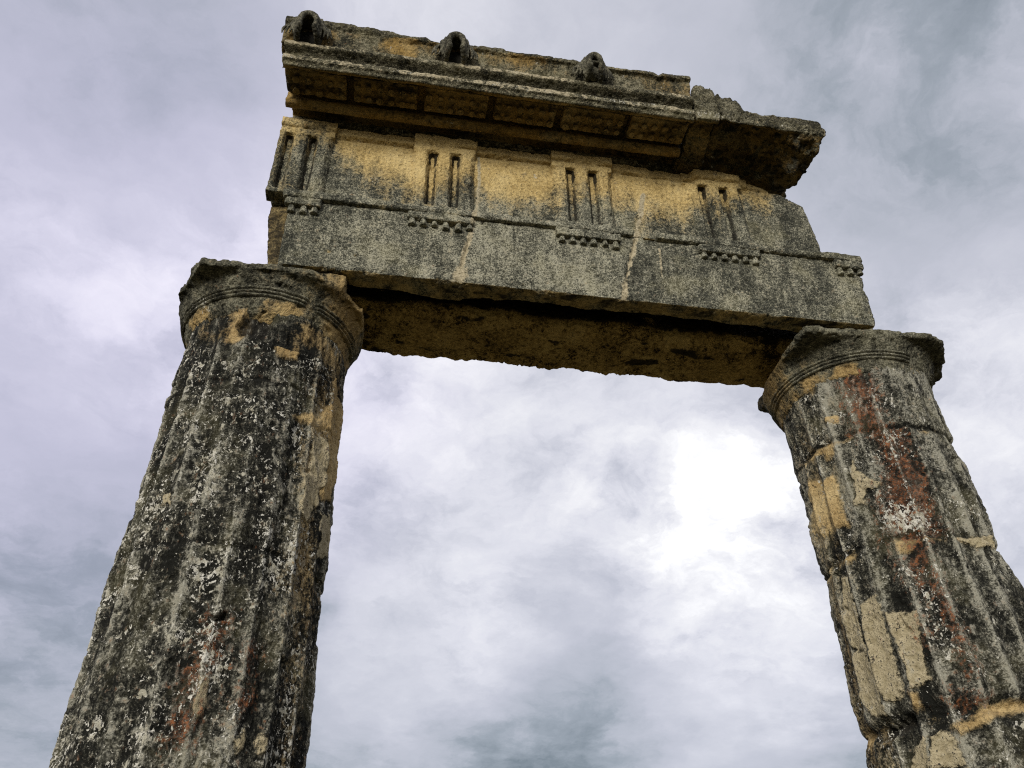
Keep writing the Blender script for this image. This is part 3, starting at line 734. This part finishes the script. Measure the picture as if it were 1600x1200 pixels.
    V = weather(V, Q, 1.35, 5, 1.3, seed+20, chips=.16, chip_it=24)
    N = normals(V, Q)
    ang = np.degrees(np.arctan2(V[:, 1]-cy, V[:, 0]-cx))
    n1 = fbm(V*3.4, 4, seed+21)
    so = np.exp(-(((ang-cap_ochre+180) % 360-180)/38)**2)
    cap = make('capital', V, Q, M_CAP, root, loc, {'ochre': np.clip(so*(.85+.9*n1)+.25*n1+.75*sst(-.27, -.33, V[:, 2])*sst(-.05, .30, n1), 0, 1), 'lichen': -.1+.3*n1, 'soot_shade': .3*sst(.2, .5, fbm(V*4+3, 3, seed+22))})
    # three thin rings round the neck
    m = 360; tt = np.radians(np.arange(m)*360/m)
    prof = []
    for k in range(3):
        z0 = -.292+k*.021; r0 = .5135+k*.0085
        prof += [(r0, z0), (r0+.013, z0+.003), (r0+.0145, z0+.010), (r0+.012, z0+.0155), (r0+.001, z0+.0175)]
    prof = [(.48, -.294)]+prof+[(.50, -.228)]
    pr = np.array(prof); k = len(pr)
    VV = np.stack([cx+pr[None, :, 0]*np.cos(tt)[:, None], cy+pr[None, :, 0]*np.sin(tt)[:, None], np.repeat(pr[None, :, 1], m, 0)], -1).reshape(-1, 3)
    br = fbm(np.c_[VV[:, :2]*2.2, VV[:, 2]*0], 4, seed+23)
    gone = sst(.16, .30, br)
    d = -.030*gone+.0035*perlin(VV*20, seed+24)+.004*fbm(VV*5, 3, seed+25)
    rr = np.hypot(VV[:, 0]-cx, VV[:, 1]-cy)
    VV[:, 0] += (VV[:, 0]-cx)/rr*d; VV[:, 1] += (VV[:, 1]-cy)/rr*d
    ii = np.arange(m*k).reshape(m, k); jj = np.roll(ii, -1, 0)
    F = np.stack([ii[:, :-1], jj[:, :-1], jj[:, 1:], ii[:, 1:]], -1).reshape(-1, 4)
    a2 = np.degrees(np.arctan2(VV[:, 1]-cy, VV[:, 0]-cx))
    make('annulets', VV, F, M_CAP, cap, loc, {'ochre': .5*np.exp(-(((a2-cap_ochre+180) % 360-180)/30)**2), 'lichen': .25+0*a2})
    return root

LLEFT = [(-.33, .455), (-.4, .456), (-.5, .468), (-.63, .481), (-.81, .487), (-1.0, .488), (-1.15, .491), (-1.28, .491), (-1.44, .497), (-1.57, .501), (-1.77, .517), (-2.02, .517), (-2.13, .526), (-2.26, .518), (-2.44, .521), (-2.54, .535), (-2.68, .536), (-2.8, .537)]
LRIGHT = [(-.33, .476), (-.41, .48), (-.64, .499), (-.86, .507), (-1.01, .505), (-1.2, .521), (-1.3, .522), (-1.65, .536), (-1.77, .536), (-1.845, .540), (-1.865, .504), (-1.98, .533), (-2.08, .538), (-2.27, .544), (-2.45, .555), (-2.62, .555), (-2.73, .547)]
RLEFT = [(-.33, .464), (-.37, .464), (-.54, .462), (-.77, .467), (-.93, .446), (-1.03, .455), (-1.06, .442), (-1.16, .457), (-1.28, .457), (-1.42, .449), (-1.51, .422), (-1.68, .44), (-1.9, .442), (-2.1, .436), (-2.28, .443), (-2.39, .432), (-2.51, .426), (-2.62, .444)]
RRIGHT = [(-.33, .503), (-.35, .503), (-.49, .504), (-.74, .515), (-.82, .506), (-.95, .538), (-1.11, .547), (-1.28, .562), (-1.43, .557), (-1.51, .549), (-1.59, .557), (-1.69, .58), (-1.77, .597), (-2.2, .615), (-2.6, .64)]
column(-.015, .5, LLEFT, LRIGHT, LP, [(-.86, .005, .014), (-1.86, .010, .016), (-3.0, .02, .02), (-4.3, .02, .02)], -97., .032, 300,
       'dark lichen flecked fluted column with a black hole at its neck and broken capital corner', [(-.37, -.09), (.27, -.10), (.44, .05), (.57, .22), (.585, .5), (.50, .78), (.25, 1.0), (-.25, 1.0), (-.50, .78), (-.555, .5), (-.545, .22)],
       .13, -79., -22.)
column(3.96, .5, RLEFT, RRIGHT, RP, [(-.78, .014, .018), (-1.52, .022, .022), (-2.47, .045, .038), (-3.5, .02, .02), (-4.5, .02, .02)], -148., .034, 400,
       'grey column with broad rust red streaks, yellow patches and long pale plaster strips', [(-.56, -.04), (.31, -.10), (.42, -.05), (.62, .30), (.60, .70), (.35, 1.0), (-.25, 1.0), (-.48, .80), (-.575, .5), (-.585, .2)],
       -.03, -126., 175.)

# ------------------------------------------------------------------ ground
n = 160
g = np.linspace(-1, 1, n); g = np.sign(g)*np.abs(g)**2.2*220
X, Y = np.meshgrid(g, g); P = np.c_[X.ravel(), Y.ravel(), np.zeros(n*n)]
hz = ZG*1.0 + .05*fbm(P*.35, 4, 500)*sst(1, 6, np.hypot(P[:, 0], P[:, 1])) - .02
V = np.c_[P[:, :2], hz]; ii = np.arange(n*n).reshape(n, n)
F = np.stack([ii[:-1, :-1], ii[:-1, 1:], ii[1:, 1:], ii[1:, :-1]], -1).reshape(-1, 4)
gm = bpy.data.materials.new('dry_ground'); gm.use_nodes = True
t = NT(gm.node_tree); b = gm.node_tree.nodes['Principled BSDF']; b.inputs['Roughness'].default_value = 1; b.inputs['Specular IOR Level'].default_value = .1
Pp = t.n('ShaderNodeNewGeometry').outputs['Position']
t.val(t.ramp(t.math('ADD', t.math('MULTIPLY', t.noise(Pp, .8, 6), .6), t.math('MULTIPLY', t.noise(Pp, 14, 4), .4)), [(.35, (.045, .045, .02)), (.5, (.09, .078, .042)), (.65, (.15, .12, .075))]), b.inputs['Base Color'])
o = make('ground', V, F, gm, None, (0, 0, 0)); o['kind'] = 'structure'

# ------------------------------------------------------------------ camera
cam = bpy.data.cameras.new('camera'); co_ = bpy.data.objects.new('camera', cam); C.objects.link(co_)
CP = (.82858, -3.85057, -3.59470); pit, yaw, rol = (math.radians(v) for v in (36.0324, 9.4557, -.457))
fw = Vector((math.sin(yaw)*math.cos(pit), math.cos(yaw)*math.cos(pit), math.sin(pit)))
rt = Vector((math.cos(yaw), -math.sin(yaw), 0)); up = rt.cross(fw)
rt2 = rt*math.cos(rol)+up*math.sin(rol); up2 = -rt*math.sin(rol)+up*math.cos(rol)
mw = Matrix((rt2, up2, -fw)).transposed().to_4x4(); mw.translation = wloc(CP)
co_.matrix_world = mw
cam.sensor_fit = 'HORIZONTAL'; cam.sensor_width = 36; cam.lens = 36*1301.70/1600; cam.clip_start = .05; cam.clip_end = 2000
bpy.context.scene.camera = co_

# ------------------------------------------------------------------ light: overcast sky and a weak, soft sun
SUN_EL, SUN_AZ = math.radians(17), math.radians(207)          # azimuth clockwise from +Y
sd = Vector((math.sin(SUN_AZ)*math.cos(SUN_EL), math.cos(SUN_AZ)*math.cos(SUN_EL), math.sin(SUN_EL)))
sl = bpy.data.lights.new('sun', 'SUN'); sl.energy = 3.0; sl.angle = math.radians(22); sl.color = (1, .95, .87)
so = bpy.data.objects.new('sun', sl); C.objects.link(so); so.rotation_euler = (-sd).to_track_quat('-Z', 'Y').to_euler(); so.location = (0, -10, 20)

wd = bpy.data.worlds.new('World'); bpy.context.scene.world = wd; wd.use_nodes = True
t = NT(wd.node_tree); wd.node_tree.nodes.clear()
wo = t.n('ShaderNodeOutputWorld'); bg = t.n('ShaderNodeBackground'); t.t.links.new(bg.outputs[0], wo.inputs[0]); bg.inputs['Strength'].default_value = .1
sk = t.n('ShaderNodeTexSky', sky_type='NISHITA'); sk.sun_disc = False; sk.sun_elevation = SUN_EL; sk.sun_rotation = SUN_AZ
D = t.n('ShaderNodeTexCoord').outputs['Generated']
sep = t.n('ShaderNodeSeparateXYZ'); t.val(D, sep.inputs[0])
den = t.math('ADD', t.math('MAXIMUM', sep.outputs[2], 0.), .30)
cb = t.n('ShaderNodeCombineXYZ'); t.val(t.math('DIVIDE', sep.outputs[0], den), cb.inputs[0]); t.val(t.math('DIVIDE', sep.outputs[1], den), cb.inputs[1])
pl = cb.outputs[0]
wv = t.n('ShaderNodeTexNoise'); t.val(pl, wv.inputs['Vector']); wv.inputs['Scale'].default_value = 2.2; wv.inputs['Detail'].default_value = 8; wv.inputs['Roughness'].default_value = .62
warp = t.vmath('SCALE', t.vmath('SUBTRACT', wv.outputs['Color'], (.5, .5, .5)), .26)
Dw = t.vmath('NORMALIZE', t.vmath('ADD', D, warp))
pw = t.vmath('ADD', pl, t.vmath('SCALE', t.vmath('SUBTRACT', wv.outputs['Color'], (.5, .5, .5)), .20))
n1 = t.noise(pw, 1.9, 9, .57, .1); n2 = t.noise(pw, 4.6, 9, .62, .22); n3 = t.noise(t.vmath('MULTIPLY', Dw, (1., 1., 1.6)), 8., 8, .64, .25)
edge = t.math('ABSOLUTE', t.math('SUBTRACT', n2, .5))                       # thin billow edges
v = t.math('ADD', t.math('MULTIPLY', t.math('SUBTRACT', n1, .5), .85), t.math('MULTIPLY', t.math('SUBTRACT', n2, .5), .55))
v = t.math('ADD', v, t.math('MULTIPLY', t.math('SUBTRACT', n3, .5), .62))
v = t.math('ADD', v, t.math('MULTIPLY', t.math('SUBTRACT', edge, .07), -.45))
v = t.math('ADD', t.math('MULTIPLY', v, .45), .645)
gate = t.math('MAXIMUM', t.math('ADD', .45, t.math('ADD', t.math('MULTIPLY', t.math('SUBTRACT', n2, .42), 2.6), t.math('MULTIPLY', t.math('SUBTRACT', n3, .5), 2.2))), 0.)
# brighter and darker banks of the cloud deck
BANKS = [((.381, .835, .325), 7, .19), ((.40, .82, .37), 5, .16), ((.34, .86, .345), 8, .18), ((.06, .94, .30), 4.5, .24), ((.15, .94, .32), 3.5, .14), ((.622, .61, .46), 9, .16), ((-.181, .613, .769), 12, .13),
         ((-.288, .526, .80), 7, -.22), ((.509, .394, .766), 10, -.20), ((-.373, .837, .37), 10, -.13), ((.086, .965, .17), 10, -.27), ((.36, .89, .18), 10, -.30), ((-.015, .834, .551), 9, .10), ((.211, .801, .561), 9, .05),
         ((-.359, .693, .625), 9, .06), ((-.343, .923, .16), 11, -.20), ((.619, .767, .15), 10, -.18), ((.085, .492, .866), 7, -.08), ((-.408, .498, .765), 9, -.14), ((.554, .342, .759), 10, -.14)]
for d_, w_, a_ in BANKS:
    q = Vector(d_).normalized()
    dp = t.n('ShaderNodeVectorMath', operation='DOT_PRODUCT'); t.val(Dw, dp.inputs[0]); dp.inputs[1].default_value = q
    v = t.math('ADD', v, t.math('MULTIPLY', gate, t.step(dp.outputs['Value'], math.cos(math.radians(w_*2.0)), math.cos(math.radians(w_*.05)), 0., a_)))
cc = t.ramp(t.math('MULTIPLY', v, .8, clamp=True), [(.12, (1.9, 2.3, 2.7)), (.32, (3.6, 4.0, 4.6)), (.46, (5.8, 5.95, 6.8)), (.58, (7.8, 7.85, 8.6)), (.70, (9.4, 9.4, 9.8)), (.82, (11.5, 11.5, 11.6))])
dl = t.n('ShaderNodeVectorMath', operation='DOT_PRODUCT'); t.val(Dw, dl.inputs[0]); dl.inputs[1].default_value = Vector((-.36, .72, .59)).normalized()
lil = t.n('ShaderNodeMix', data_type='RGBA', blend_type='MULTIPLY'); t.val(t.step(dl.outputs['Value'], math.cos(math.radians(30)), math.cos(math.radians(6))), lil.inputs[0])
t.val(cc, lil.inputs[6]); lil.inputs[7].default_value = (1.0, .97, 1.065, 1)
mx = t.mix(.93, sk.outputs[0], lil.outputs[2])
t.val(mx, bg.inputs['Color'])

sc = bpy.context.scene
sc.view_settings.view_transform = 'Standard'; sc.view_settings.look = 'None'; sc.view_settings.exposure = 0; sc.view_settings.gamma = 1
sc.cycles.use_denoising = False; sc.cycles.filter_width = 1.15
sc.cycles.max_bounces = 6; sc.cycles.diffuse_bounces = 4
